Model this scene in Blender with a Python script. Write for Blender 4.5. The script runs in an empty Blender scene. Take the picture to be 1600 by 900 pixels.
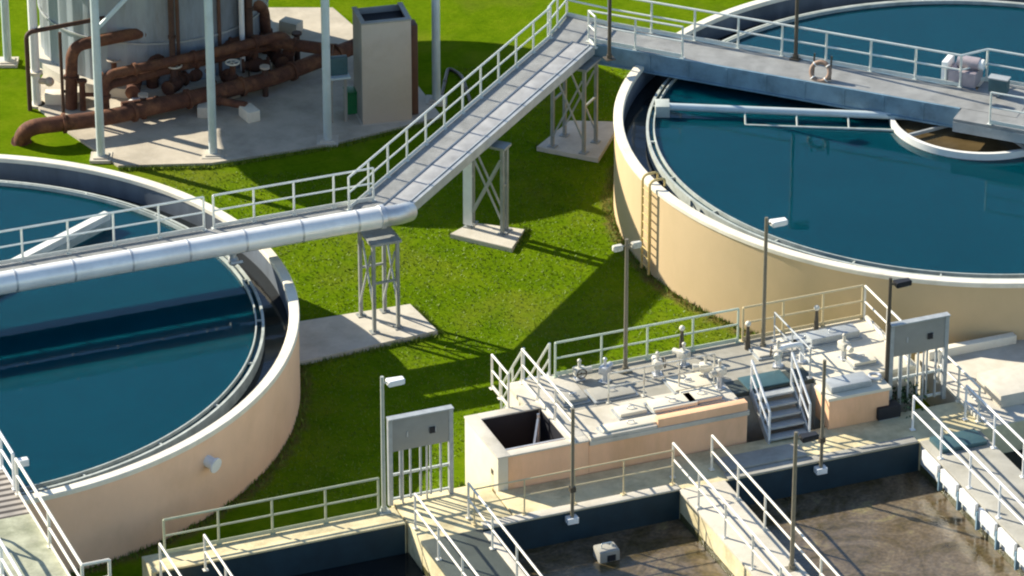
import bpy, bmesh, math, random
from mathutils import Vector, Matrix
random.seed(7)
R = math.radians
scene = bpy.context.scene
C = scene.collection

# ------------------------------------------------------------------ frames
TH = R(27.1857); D0 = 140.0
ANG = R(21.7)
AX = Vector((math.cos(ANG), math.sin(ANG), 0)); BX = Vector((math.sin(ANG), -math.cos(ANG), 0))
def G(u, v, z=0.0):                       # plant grid (u along the basins' far wall, v towards the viewer)
    return AX * u + BX * v + Vector((0, 0, z))
def at(px, py, z=0.0):                    # surveyed point of the photograph at height z -> world
    f = 52 * D0; c, s = math.cos(TH), math.sin(TH)
    a, b = (px - 800) / f, (450 - py) / f
    y = (b * (D0 - z * s) - z * c) / (s - b * c); d = D0 + y * c - z * s
    return Vector((a * d, y, z))

# ------------------------------------------------------------------ materials
def new_mat(name):
    m = bpy.data.materials.new(name); m.use_nodes = True
    return m, m.node_tree, m.node_tree.nodes, m.node_tree.links, m.node_tree.nodes['Principled BSDF']
def ramp(nd, stops):
    r = nd.new('ShaderNodeValToRGB'); e = r.color_ramp.elements
    while len(e) < len(stops): e.new(.5)
    for k, (p, c) in enumerate(stops):
        e[k].position = p; e[k].color = (*c, 1)
    return r
def mul(c, k): return tuple(min(1, x * k) for x in c)
def mat(name, col, rough=.7, metal=0., var=.18, scale=1.5, bump=.15, bscale=30, stain=None, stain_amt=.5, stretch=(1, 1, 1), spec=.4, bdist=.02):
    m, nt, nd, lk, P = new_mat(name)
    tc = nd.new('ShaderNodeTexCoord'); mp = nd.new('ShaderNodeMapping'); mp.inputs['Scale'].default_value = stretch
    lk.new(tc.outputs['Object'], mp.inputs['Vector'])
    n = nd.new('ShaderNodeTexNoise'); n.inputs['Scale'].default_value = scale; n.inputs['Detail'].default_value = 8; n.inputs['Roughness'].default_value = .65
    lk.new(mp.outputs[0], n.inputs['Vector'])
    r = ramp(nd, [(.25, mul(col, 1 - var)), (.75, mul(col, 1 + var))]); lk.new(n.outputs['Fac'], r.inputs[0])
    out = r.outputs[0]
    if stain:
        n2 = nd.new('ShaderNodeTexNoise'); n2.inputs['Scale'].default_value = scale * .55; n2.inputs['Detail'].default_value = 10; n2.inputs['Roughness'].default_value = .7
        lk.new(mp.outputs[0], n2.inputs['Vector'])
        r2 = ramp(nd, [(.48, (0, 0, 0)), (.72, (stain_amt,) * 3)]); lk.new(n2.outputs['Fac'], r2.inputs[0])
        mx = nd.new('ShaderNodeMixRGB'); lk.new(r2.outputs[0], mx.inputs['Fac']); lk.new(out, mx.inputs[1]); mx.inputs[2].default_value = (*stain, 1)
        out = mx.outputs[0]
    lk.new(out, P.inputs['Base Color'])
    P.inputs['Roughness'].default_value = rough; P.inputs['Metallic'].default_value = metal
    P.inputs['Specular IOR Level'].default_value = spec
    if bump:
        n3 = nd.new('ShaderNodeTexNoise'); n3.inputs['Scale'].default_value = bscale; n3.inputs['Detail'].default_value = 6
        lk.new(tc.outputs['Object'], n3.inputs['Vector'])
        b = nd.new('ShaderNodeBump'); b.inputs['Strength'].default_value = bump; b.inputs['Distance'].default_value = bdist
        lk.new(n3.outputs['Fac'], b.inputs['Height']); lk.new(b.outputs[0], P.inputs['Normal'])
    return m

M = {}
M['tan_wall'] = mat('tan_wall_paint', (.56, .415, .235), .85, var=.05, scale=.8, stain=(.46, .35, .185), stain_amt=.4, stretch=(1, 1, .7), bump=.1, bscale=14)
M['pink_wall'] = mat('pink_tan_wall_paint', (.82, .53, .345), .85, var=.08, scale=.8, stain=(.62, .37, .20), stain_amt=.4, stretch=(1, 1, .8), bump=.1, bscale=14)
M['cream'] = mat('cream_coping', (.74, .68, .55), .8, var=.10, scale=2, stain=(.45, .38, .27), stain_amt=.35)
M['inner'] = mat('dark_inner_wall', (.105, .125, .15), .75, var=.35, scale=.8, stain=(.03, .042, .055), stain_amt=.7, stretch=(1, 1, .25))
M['weir'] = mat('weathered_weir', (.42, .45, .41), .55, var=.25, scale=3, stain=(.16, .19, .14), stain_amt=.5)
M['concrete'] = mat('pale_concrete', (.52, .48, .40), .88, var=.16, scale=1.3, stain=(.30, .265, .19), stain_amt=.55, bump=.25, bscale=18)
M['old_concrete'] = mat('stained_concrete', (.64, .55, .33), .9, var=.25, scale=1.6, stain=(.25, .20, .10), stain_amt=.7, bump=.4, bscale=10)
M['grey_concrete'] = mat('grey_concrete', (.34, .325, .28), .9, var=.2, scale=1.5, stain=(.19, .175, .13), stain_amt=.6, bump=.3, bscale=14)
M['slab'] = mat('slab_concrete', (.46, .41, .33), .9, var=.2, scale=.9, stain=(.20, .17, .125), stain_amt=.6, bump=.25, bscale=12)
M['orange_wall'] = mat('orange_tan_wall', (.80, .47, .27), .88, var=.15, scale=1.2, stain=(.55, .31, .13), stain_amt=.55, stretch=(1, 1, .3))
M['cream_wall'] = mat('cream_wall', (.66, .60, .47), .85, var=.08, scale=1.2, stain=(.5, .43, .3), stain_amt=.4)
M['rail'] = mat('pale_aluminium_rail', (.66, .68, .62), .45, .25, var=.12, scale=4, bump=0)
M['rail_warm'] = mat('cream_rail', (.74, .70, .60), .5, .1, var=.12, scale=4, bump=0)
M['rail_olive'] = mat('olive_rail', (.40, .42, .29), .6, 0, var=.15, scale=4, bump=0)
M['rail_sage'] = mat('sage_rail', (.54, .60, .46), .55, 0, var=.15, scale=4, bump=0)
M['slime'] = mat('olive_slime', (.075, .07, .025), .5, var=.4, scale=2, stain=(.03, .03, .012), stain_amt=.7)
M['rail_tan'] = mat('tan_rail', (.60, .49, .28), .6, 0, var=.12, scale=4, bump=0)
M['galv'] = mat('galvanised_steel', (.55, .56, .57), .42, .55, var=.18, scale=3, stain=(.36, .37, .38), stain_amt=.5, bump=.05, bscale=8)
M['pipe'] = mat('bright_clad_pipe', (.84, .83, .80), .35, .2, var=.08, scale=2, stain=(.5, .5, .5), stain_amt=.4, bump=.06, bscale=5)
M['duct'] = mat('weathered_duct_lid', (.33, .33, .33), .75, .1, var=.22, scale=2.5, stain=(.21, .21, .21), stain_amt=.6, bump=.2, bscale=12)
M['trestle'] = mat('dull_galvanised', (.30, .315, .30), .6, .3, var=.2, scale=3, stain=(.17, .16, .13), stain_amt=.5)
M['grey_steel'] = mat('grey_steel', (.40, .42, .42), .5, .3, var=.2, scale=3, stain=(.25, .25, .24), stain_amt=.5, bump=.05)
M['girder'] = mat('sky_tinted_girder', (.16, .26, .33), .5, .1, var=.22, scale=2.0, stain=(.06, .09, .11), stain_amt=.6, bump=.08)  # blue of reflected sky and water put into the base colour
M['col_blue'] = mat('pale_blue_column', (.50, .57, .58), .5, .1, var=.1, scale=2, stain=(.38, .43, .42), stain_amt=.4)
M['white'] = mat('white_paint', (.78, .77, .74), .5, 0, var=.08, scale=3)
M['dark_metal'] = mat('dark_bronze_metal', (.085, .07, .05), .5, .2, var=.25, scale=4)
M['pole'] = mat('bronze_pole', (.20, .175, .125), .5, .2, var=.2, scale=4)
M['pole_pale'] = mat('grey_pole', (.42, .44, .38), .5, .2, var=.15, scale=4)
M['rust'] = mat('rust', (.10, .040, .023), .85, .05, var=.5, scale=3.5, stain=(.30, .135, .06), stain_amt=.7, bump=.4, bscale=25)
M['rust_dark'] = mat('dark_brown_pipe', (.075, .038, .026), .7, .1, var=.3, scale=4)
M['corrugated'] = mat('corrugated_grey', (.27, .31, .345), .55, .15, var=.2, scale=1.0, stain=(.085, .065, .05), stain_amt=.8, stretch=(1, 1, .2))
M['cab'] = mat('tan_cabinet', (.50, .42, .335), .75, var=.06, scale=1.5, stain=(.34, .25, .17), stain_amt=.35)
M['cab_brown'] = mat('brown_panel', (.12, .058, .035), .7, var=.2, scale=2)
M['cab_grey'] = mat('grey_panel', (.29, .28, .25), .6, .1, var=.12, scale=1.5, stain=(.2, .19, .18), stain_amt=.4)
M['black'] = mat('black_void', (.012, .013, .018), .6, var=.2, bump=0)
M['teal'] = mat('teal_paint', (.045, .10, .115), .5, .1, var=.2, scale=3)
M['green'] = mat('green_plastic', (.01, .16, .05), .5, var=.15)
M['purple'] = mat('dark_purple_tarp', (.035, .022, .045), .7, var=.3)
M['yellow'] = mat('yellow_paint', (.52, .39, .15), .55, var=.15, scale=3)
M['orange'] = mat('faded_orange', (.30, .19, .13), .6, var=.2, scale=4)
M['mauve'] = mat('grey_pink_gearbox', (.36, .31, .33), .5, .2, var=.2, scale=4)
M['gear'] = mat('grimy_white_gear', (.62, .59, .50), .6, .1, var=.25, scale=8, stain=(.24, .18, .11), stain_amt=.8)
M['lens'] = mat('lamp_lens', (.75, .75, .72), .3, var=.03, bump=0)
M['beam_white'] = mat('white_beam', (.72, .70, .64), .5, 0, var=.12, scale=2)
M['rib_white'] = mat('white_blue_panel', (.56, .60, .62), .6, 0, var=.12, scale=1.2, stain=(.36, .36, .32), stain_amt=.55, stretch=(1, 1, .4))
M['bark'] = mat('weed_stem', (.08, .07, .03), .9)

def stripes(name, col, dark, scale, axis='X', rough=.6, metal=.2, amt=.75):
    m, nt, nd, lk, P = new_mat(name)
    tc = nd.new('ShaderNodeTexCoord'); w = nd.new('ShaderNodeTexWave'); w.bands_direction = axis; w.inputs['Scale'].default_value = scale
    w.inputs['Distortion'].default_value = .15
    lk.new(tc.outputs['Object'], w.inputs['Vector'])
    n = nd.new('ShaderNodeTexNoise'); n.inputs['Scale'].default_value = 2.2; n.inputs['Detail'].default_value = 8
    lk.new(tc.outputs['Object'], n.inputs['Vector'])
    r = ramp(nd, [(.3, dark), (amt, col)]); lk.new(w.outputs['Fac'], r.inputs[0])
    r2 = ramp(nd, [(.25, (.6, .6, .6)), (.75, (1.0, 1.0, 1.0))]); lk.new(n.outputs['Fac'], r2.inputs[0])
    mx = nd.new('ShaderNodeMixRGB'); mx.blend_type = 'MULTIPLY'; mx.inputs['Fac'].default_value = 1
    lk.new(r.outputs[0], mx.inputs[1]); lk.new(r2.outputs[0], mx.inputs[2]); lk.new(mx.outputs[0], P.inputs['Base Color'])
    P.inputs['Roughness'].default_value = rough; P.inputs['Metallic'].default_value = metal
    return m
M['grating'] = stripes('steel_grating', (.46, .46, .44), (.20, .20, .19), 14, 'X')
M['grating_dark'] = stripes('dark_grating', (.095, .115, .10), (.04, .05, .045), 14, 'X')
M['plat'] = stripes('pale_platform_grating', (.50, .47, .39), (.27, .25, .20), 6, 'X', .8, .05)
M['planks'] = stripes('grey_boards', (.34, .33, .27), (.20, .19, .15), 1.2, 'X', .85, 0, .6)
M['foam'] = mat('pale_scum_foam', (.36, .32, .22), .8, var=.25, scale=6)
M['mossy'] = mat('mossy_concrete', (.34, .345, .25), .9, var=.35, scale=2.2, stain=(.12, .14, .07), stain_amt=.7, bump=.4, bscale=9)
M['treads'] = stripes('brown_treads', (.38, .34, .30), (.06, .05, .045), 1.1, 'Y', .8, 0, .6)

def water_mat(name, deep, murk, scale=.25, ripple=.08, sss=True, rough=.04, spec=.5):
    m, nt, nd, lk, P = new_mat(name)
    tc = nd.new('ShaderNodeTexCoord')
    n = nd.new('ShaderNodeTexNoise'); n.inputs['Scale'].default_value = scale; n.inputs['Detail'].default_value = 7; n.inputs['Roughness'].default_value = .6; n.inputs['Distortion'].default_value = .8
    lk.new(tc.outputs['Object'], n.inputs['Vector'])
    r = ramp(nd, [(.3, deep), (.75, murk)]); lk.new(n.outputs['Fac'], r.inputs[0]); lk.new(r.outputs[0], P.inputs['Base Color'])
    P.inputs['Roughness'].default_value = rough; P.inputs['IOR'].default_value = 1.33; P.inputs['Specular IOR Level'].default_value = spec
    if sss:
        P.inputs['Subsurface Weight'].default_value = 1.0; P.inputs['Subsurface Radius'].default_value = (.7, 1.2, 1.4); P.inputs['Subsurface Scale'].default_value = 1.0
    n3 = nd.new('ShaderNodeTexNoise'); n3.inputs['Scale'].default_value = 2.2; n3.inputs['Detail'].default_value = 4
    lk.new(tc.outputs['Object'], n3.inputs['Vector'])
    b = nd.new('ShaderNodeBump'); b.inputs['Strength'].default_value = ripple; b.inputs['Distance'].default_value = .03
    lk.new(n3.outputs['Fac'], b.inputs['Height']); lk.new(b.outputs[0], P.inputs['Normal'])
    return m
M['water'] = water_mat('clear_teal_water', (.0001, .031, .046), (.0002, .038, .055), spec=.36)
M['water'].node_tree.nodes['Principled BSDF'].inputs['Specular Tint'].default_value = (.14, .70, 1.0, 1)
M['scum_water'] = water_mat('brown_scum_water', (.05, .035, .015), (.12, .085, .04), .7, .2, False, .25)
M['shade_wall'] = mat('shaded_navy_wall', (.012, .032, .045), .5, var=.35, scale=1.2)  # shade on the basin walls' inner faces put into the colour
M['hood'] = mat('dark_hood', (.055, .07, .085), .5, .1, var=.3, scale=1.2)
M['dark_water'] = water_mat('dark_basin_water', (.006, .009, .012), (.012, .016, .018), .5, .15, False, .08)

def sludge_mat():
    m, nt, nd, lk, P = new_mat('brown_sludge_water')
    tc = nd.new('ShaderNodeTexCoord')
    w = nd.new('ShaderNodeTexNoise'); w.inputs['Scale'].default_value = .42; w.inputs['Detail'].default_value = 11; w.inputs['Roughness'].default_value = .72; w.inputs['Distortion'].default_value = 2.2
    lk.new(tc.outputs['Object'], w.inputs['Vector'])
    r = ramp(nd, [(.34, (.045, .030, .010)), (.43, (.085, .066, .030)), (.50, (.115, .088, .055)), (.57, (.145, .115, .08)), (.64, (.19, .16, .085)), (.74, (.36, .32, .20))]); lk.new(w.outputs['Fac'], r.inputs[0])
    v = nd.new('ShaderNodeTexNoise'); v.inputs['Scale'].default_value = 9; v.inputs['Detail'].default_value = 6; lk.new(tc.outputs['Object'], v.inputs['Vector'])
    r2 = ramp(nd, [(.35, (.72, .72, .72)), (.65, (1.15, 1.1, 1.0))]); lk.new(v.outputs['Fac'], r2.inputs[0])
    mx = nd.new('ShaderNodeMixRGB'); mx.blend_type = 'MULTIPLY'; mx.inputs['Fac'].default_value = 1
    lk.new(r.outputs[0], mx.inputs[1]); lk.new(r2.outputs[0], mx.inputs[2]); lk.new(mx.outputs[0], P.inputs['Base Color'])
    P.inputs['Roughness'].default_value = .14; P.inputs['Specular IOR Level'].default_value = .5
    b = nd.new('ShaderNodeBump'); b.inputs['Strength'].default_value = .22; b.inputs['Distance'].default_value = .035
    lk.new(v.outputs['Fac'], b.inputs['Height']); lk.new(b.outputs[0], P.inputs['Normal'])
    return m
M['sludge'] = sludge_mat()

def grass_mat():
    m, nt, nd, lk, P = new_mat('lawn_grass')
    tc = nd.new('ShaderNodeTexCoord')
    def noise(s, d=6, ro=.6, st=(1, 1, 1)):
        mp = nd.new('ShaderNodeMapping'); mp.inputs['Scale'].default_value = st; lk.new(tc.outputs['Object'], mp.inputs[0])
        n = nd.new('ShaderNodeTexNoise'); n.inputs['Scale'].default_value = s; n.inputs['Detail'].default_value = d; n.inputs['Roughness'].default_value = ro
        lk.new(mp.outputs[0], n.inputs['Vector']); return n
    n1 = noise(.55, 9, .72); n2 = noise(5, 9, .8, (1, 1.7, 1)); n3 = noise(2.4, 6, .7, (1, 2.2, 1))
    r1 = ramp(nd, [(.32, (.064, .124, .003)), (.5, (.098, .164, .004)), (.68, (.136, .192, .007))]); lk.new(n1.outputs['Fac'], r1.inputs[0])
    r2 = ramp(nd, [(.3, (.68, .72, .62)), (.7, (1.28, 1.25, 1.28))]); lk.new(n2.outputs['Fac'], r2.inputs[0])
    mx = nd.new('ShaderNodeMixRGB'); mx.blend_type = 'MULTIPLY'; mx.inputs['Fac'].default_value = .8; lk.new(r1.outputs[0], mx.inputs[1]); lk.new(r2.outputs[0], mx.inputs[2])
    r3 = ramp(nd, [(.62, (0, 0, 0)), (.8, (.45, .45, .45))]); lk.new(n3.outputs['Fac'], r3.inputs[0])
    mx2 = nd.new('ShaderNodeMixRGB'); lk.new(r3.outputs[0], mx2.inputs['Fac']); lk.new(mx.outputs[0], mx2.inputs[1]); mx2.inputs[2].default_value = (.12, .15, .012, 1)
    out = mx2.outputs[0]
    # bare soil and splashed dirt along the feet of the two tanks and of the concrete strip
    geo = nd.new('ShaderNodeNewGeometry'); edge = noise(1.3, 6, .7)
    for cx, cy, rad in ((-17.17, -7.05, 11.09), (14.25, 5.6, 11.09)):
        d = nd.new('ShaderNodeVectorMath'); d.operation = 'DISTANCE'; lk.new(geo.outputs['Position'], d.inputs[0]); d.inputs[1].default_value = (cx, cy, 0)
        m1 = nd.new('ShaderNodeMath'); m1.operation = 'SUBTRACT'; lk.new(d.outputs['Value'], m1.inputs[0]); m1.inputs[1].default_value = rad
        m2 = nd.new('ShaderNodeMath'); m2.operation = 'MULTIPLY_ADD'; lk.new(edge.outputs['Fac'], m2.inputs[0]); m2.inputs[1].default_value = -1.1; lk.new(m1.outputs[0], m2.inputs[2])
        rr = ramp(nd, [(0.0, (.85, .85, .85)), (.32, (0, 0, 0))]); m3 = nd.new('ShaderNodeMath'); m3.operation = 'ADD'; lk.new(m2.outputs[0], m3.inputs[0]); m3.inputs[1].default_value = .42
        lk.new(m3.outputs[0], rr.inputs[0]); mxs = nd.new('ShaderNodeMixRGB'); lk.new(rr.outputs[0], mxs.inputs['Fac']); lk.new(out, mxs.inputs[1]); mxs.inputs[2].default_value = (.13, .085, .04, 1); out = mxs.outputs[0]
    wear = noise(.22, 5, .6); wr = ramp(nd, [(.52, (0, 0, 0)), (.70, (.5, .5, .5))]); lk.new(wear.outputs['Fac'], wr.inputs[0])
    mw = nd.new('ShaderNodeMixRGB'); lk.new(wr.outputs[0], mw.inputs['Fac']); lk.new(out, mw.inputs[1]); mw.inputs[2].default_value = (.17, .165, .025, 1); out = mw.outputs[0]
    lk.new(out, P.inputs['Base Color']); P.inputs['Roughness'].default_value = 1.0; P.inputs['Specular IOR Level'].default_value = 0
    b = nd.new('ShaderNodeBump'); b.inputs['Strength'].default_value = .6; b.inputs['Distance'].default_value = .08
    lk.new(n2.outputs['Fac'], b.inputs['Height']); lk.new(b.outputs[0], P.inputs['Normal'])
    return m
M['grass'] = grass_mat()
def leaf_mat(name, c1, c2):
    m, nt, nd, lk, P = new_mat(name)
    oi = nd.new('ShaderNodeTexCoord'); n = nd.new('ShaderNodeTexNoise'); n.inputs['Scale'].default_value = 6; lk.new(oi.outputs['Object'], n.inputs['Vector'])
    r = ramp(nd, [(.35, c1), (.65, c2)]); lk.new(n.outputs['Fac'], r.inputs[0]); lk.new(r.outputs[0], P.inputs['Base Color']); P.inputs['Roughness'].default_value = .7
    return m
M['leaf'] = leaf_mat('weed_leaf', (.07, .10, .02), (.20, .20, .05))
M['leaf_dark'] = leaf_mat('dark_leaf', (.02, .05, .012), (.05, .10, .03))
M['blade'] = leaf_mat('grass_blade', (.085, .145, .004), (.14, .19, .008))

# ------------------------------------------------------------------ mesh helpers
class MB:
    def __init__(s): s.bm = bmesh.new()
    def box(s, x0, x1, y0, y1, z0, z1, bev=0.0):
        vs = [s.bm.verts.new(p) for p in ((x0,y0,z0),(x1,y0,z0),(x1,y1,z0),(x0,y1,z0),(x0,y0,z1),(x1,y0,z1),(x1,y1,z1),(x0,y1,z1))]
        fs = [s.bm.faces.new([vs[i] for i in f]) for f in ((3,2,1,0),(4,5,6,7),(0,1,5,4),(1,2,6,5),(2,3,7,6),(3,0,4,7))]
        if bev:
            es = list({e for f in fs for e in f.edges})
            bmesh.ops.bevel(s.bm, geom=es, offset=bev, segments=2, affect='EDGES', profile=.6)
        return s
    def prism(s, pts, z0, z1, bev=0.0):   # counter-clockwise outline
        a = [s.bm.verts.new((p[0], p[1], z0)) for p in pts]; b = [s.bm.verts.new((p[0], p[1], z1)) for p in pts]
        n = len(pts); fs = [s.bm.faces.new(a[::-1]), s.bm.faces.new(b)]
        for i in range(n): fs.append(s.bm.faces.new((a[i], a[(i+1)%n], b[(i+1)%n], b[i])))
        if bev: bmesh.ops.bevel(s.bm, geom=list({e for f in fs for e in f.edges}), offset=bev, segments=2, affect='EDGES')
        return s
    def sweep(s, pts, r, n=10, cap=True, rr=None):
        pts = [Vector(p) for p in pts]; rings = []; up = None
        for i, p in enumerate(pts):
            t = (pts[min(i+1, len(pts)-1)] - pts[max(i-1, 0)]).normalized()
            if up is None:
                up = Vector((0, 0, 1)) if abs(t.z) < .9 else Vector((1, 0, 0))
            x = t.cross(up).normalized(); up = x.cross(t).normalized()
            rad = rr[i] if rr else r
            rings.append([s.bm.verts.new(p + (x*math.cos(2*math.pi*k/n) + up*math.sin(2*math.pi*k/n))*rad) for k in range(n)])
        for a, b in zip(rings, rings[1:]):
            for k in range(n):
                f = s.bm.faces.new((a[k], b[k], b[(k+1)%n], a[(k+1)%n])); f.smooth = True
        if cap:
            s.bm.faces.new(rings[0][::1]); s.bm.faces.new(rings[-1][::-1])
        return s
    def tube(s, p, q, r, n=8): return s.sweep([p, q], r, n)
    def bar(s, p, q, w, h):               # rectangular bar
        p, q = Vector(p), Vector(q); t = (q-p).normalized()
        up = Vector((0, 0, 1)) if abs(t.z) < .95 else Vector((1, 0, 0))
        x = t.cross(up).normalized(); y = x.cross(t).normalized()
        c = [(x*(-w/2)+y*(-h/2)), (x*(w/2)+y*(-h/2)), (x*(w/2)+y*(h/2)), (x*(-w/2)+y*(h/2))]
        a = [s.bm.verts.new(p+k) for k in c]; b = [s.bm.verts.new(q+k) for k in c]
        s.bm.faces.new(a); s.bm.faces.new(b[::-1])
        for i in range(4): s.bm.faces.new((a[(i+1)%4], a[i], b[i], b[(i+1)%4]))
        return s
    def lathe(s, prof, n=96, c=(0, 0), close=True, a0=0, a1=2*math.pi, smooth=True, rmod=None):
        full = abs(a1-a0-2*math.pi) < 1e-6; m = n if full else n+1; rings = []
        for k in range(m):
            a = a0+(a1-a0)*k/n; q = rmod(k) if rmod else 0
            rings.append([s.bm.verts.new((c[0]+(r+q)*math.cos(a), c[1]+(r+q)*math.sin(a), z)) for r, z in prof])
        L = len(prof); segs = L if close else L-1
        for k in range(n):
            a, b = rings[k], rings[(k+1) % m]
            for i in range(segs):
                f = s.bm.faces.new((a[i], b[i], b[(i+1)%L], a[(i+1)%L])); f.smooth = smooth
        return s
    def disc(s, r, z, n=96, c=(0, 0)):
        s.bm.faces.new([s.bm.verts.new((c[0]+r*math.cos(2*math.pi*k/n), c[1]+r*math.sin(2*math.pi*k/n), z)) for k in range(n)]); return s
    def cyl(s, c, r, z0, z1, n=16): return s.sweep([(c[0], c[1], z0), (c[0], c[1], z1)], r, n)
    def torus(s, c, R0, r, n=24, m=8, mat3=None):
        rings = []
        for k in range(n):
            a = 2*math.pi*k/n; ring = []
            for j in range(m):
                b = 2*math.pi*j/m; p = Vector(((R0+r*math.cos(b))*math.cos(a), (R0+r*math.cos(b))*math.sin(a), r*math.sin(b)))
                if mat3: p = mat3 @ p
                ring.append(s.bm.verts.new(Vector(c)+p))
            rings.append(ring)
        for k in range(n):
            for j in range(m):
                f = s.bm.faces.new((rings[k][j], rings[(k+1)%n][j], rings[(k+1)%n][(j+1)%m], rings[k][(j+1)%m])); f.smooth = True
        return s
    def ball(s, c, r, sx=1, sy=1, sz=1, n=10):
        res = bmesh.ops.create_uvsphere(s.bm, u_segments=n+2, v_segments=n, radius=r)
        for v in res['verts']:
            v.co = Vector((v.co.x*sx+c[0], v.co.y*sy+c[1], v.co.z*sz+c[2]))
            for f in v.link_faces: f.smooth = True
        return s
    def mesh(s, name):
        bmesh.ops.recalc_face_normals(s.bm, faces=s.bm.faces[:])
        me = bpy.data.meshes.new(name); s.bm.to_mesh(me); s.bm.free(); me.set_sharp_from_angle(angle=R(40)); return me
def obj(name, mb, m, parent=None, label=None):
    me = mb.mesh(name); me.materials.append(M[m]); o = bpy.data.objects.new(name, me); C.objects.link(o)
    if parent: o.parent = parent
    if label: o['label'] = label
    return o
def thing(name, label, cat, loc=(0, 0, 0), rz=0.0, group=None):
    o = bpy.data.objects.new(name, None); C.objects.link(o); o.empty_display_size = .3
    o.location = loc; o.rotation_euler = (0, 0, rz); o['label'] = label; o['category'] = cat
    if group: o['group'] = group
    return o
def solo(o, label, cat, group=None, loc=None, rz=None):
    o['label'] = label; o['category'] = cat
    if group: o['group'] = group
    if loc is not None: o.location = loc
    if rz is not None: o.rotation_euler = (0, 0, rz)
    return o
def struct(name, mb, m, loc=(0, 0, 0), rz=0.0, kind='structure'):
    o = obj(name, mb, m); o['kind'] = kind; o.location = loc; o.rotation_euler = (0, 0, rz); return o
def dup(root, loc, rz, label=None, group=None):
    def cp(o, par):
        c = o.copy(); C.objects.link(c)
        if par: c.parent = par
        for ch in list(o.children): cp(ch, c)
        return c
    r = cp(root, None); r.location = loc; r.rotation_euler = (0, 0, rz)
    if label: r['label'] = label
    if group: r['group'] = group
    return r
def fillet(pts, rad, k=6):
    pts = [Vector(p) for p in pts]; out = [pts[0]]
    for a, b, c in zip(pts, pts[1:], pts[2:]):
        d1, d2 = (a-b), (c-b); q = min(rad, d1.length*.45, d2.length*.45); p1, p2 = b+d1.normalized()*q, b+d2.normalized()*q
        for i in range(k+1):
            t = i/k; out.append(p1*(1-t)**2 + b*2*t*(1-t) + p2*t*t)
    out.append(pts[-1]); return out
def bezline(a, b, n): return [Vector(a).lerp(Vector(b), i/n) for i in range(n+1)]

# railing along a polyline: either a thing of its own or a part of something
def railing(parent, pts, m='rail', h=1.07, gap=1.35, toe=True, r=.034, as_part=False, ends=True, two=True):
    pts = [Vector(p) for p in pts]
    top = MB().sweep(fillet([p+Vector((0, 0, h)) for p in pts], .05, 2), r, 8)
    if two: top.sweep(fillet([p+Vector((0, 0, h*.54)) for p in pts], .05, 2), r*.85, 8)
    if as_part:
        host = obj('railing', top, m, parent)
    else:
        host = parent; obj('rail', top, m, parent)
    pos = []
    for i, (a, b) in enumerate(zip(pts, pts[1:])):
        n = max(1, round((b-a).length/gap))
        for k in range(n + (1 if i == len(pts)-2 else 0)): pos.append(a.lerp(b, k/n))
    base = None
    for p in pos:
        po = obj('post', MB().cyl((p.x, p.y), r*1.05, p.z-.02, p.z+h, 8).box(p.x-.07, p.x+.07, p.y-.07, p.y+.07, p.z, p.z+.02), m, host)
    if toe:
        tb = MB()
        for a, b in zip(pts, pts[1:]): tb.bar(a+Vector((0, 0, .08)), b+Vector((0, 0, .08)), .02, .12)
        obj('toe_board', tb, m, host)
    return host

# ------------------------------------------------------------------ ground
gm = MB(); bmesh.ops.create_grid(gm.bm, x_segments=2, y_segments=2, size=400)
struct('ground', gm, 'grass')

# ------------------------------------------------------------------ clarifier tanks
RT = 11.09
def tank(label, cx, cy, H, wall, zw, n=160):
    t = thing('clarifier_tank', label, 'tank', (cx, cy, 0), 0, 'round clarifier tanks')
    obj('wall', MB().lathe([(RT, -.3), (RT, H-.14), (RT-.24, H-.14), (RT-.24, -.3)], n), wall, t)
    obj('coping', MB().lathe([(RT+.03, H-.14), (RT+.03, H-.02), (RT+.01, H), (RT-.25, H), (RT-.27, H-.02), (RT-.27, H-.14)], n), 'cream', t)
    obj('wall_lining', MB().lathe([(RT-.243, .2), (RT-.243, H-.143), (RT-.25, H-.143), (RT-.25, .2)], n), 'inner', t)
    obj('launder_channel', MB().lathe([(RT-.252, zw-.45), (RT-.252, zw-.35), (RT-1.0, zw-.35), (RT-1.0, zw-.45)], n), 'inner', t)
    # outer weir wall with v-notches, inner scum baffle on brackets
    obj('weir', MB().lathe([(RT-.98, zw-.45), (RT-.98, zw+.07), (RT-1.06, zw+.07), (RT-1.06, zw-.45)], n), 'weir', t)
    obj('scum_baffle', MB().lathe([(RT-1.20, zw-.2), (RT-1.20, zw+.12), (RT-1.24, zw+.12), (RT-1.24, zw-.2)], n), 'weir', t)
    for k in range(24):
        a = 2*math.pi*(k+.3)/24; ca, sa = math.cos(a), math.sin(a)
        obj('bracket', MB().bar((ca*(RT-1.0), sa*(RT-1.0), zw+.05), (ca*(RT-1.22), sa*(RT-1.22), zw+.05), .05, .05), 'weir', t)
    w = struct('water', MB().disc(RT-1.02, zw, n), 'water', (cx, cy, 0))
    struct('water', MB().lathe([(RT-.25, zw-.3), (RT-1.0, zw-.3)], n, close=False), 'dark_water', (cx, cy, 0))
    return t
LC = Vector((-17.17, -7.05, 0)); RC = Vector((14.25, 5.6, 0))
HL, HR = 2.57, 2.97
ZL, ZR = HL-.45, HR-.45
tl = tank('round open clarifier with pinkish tan wall, crossed by the pipe walkway', LC.x, LC.y, HL, 'pink_wall', ZL)
tr = tank('round open clarifier with yellow tan wall and a ladder up its side', RC.x, RC.y, HR, 'tan_wall', ZR)
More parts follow.
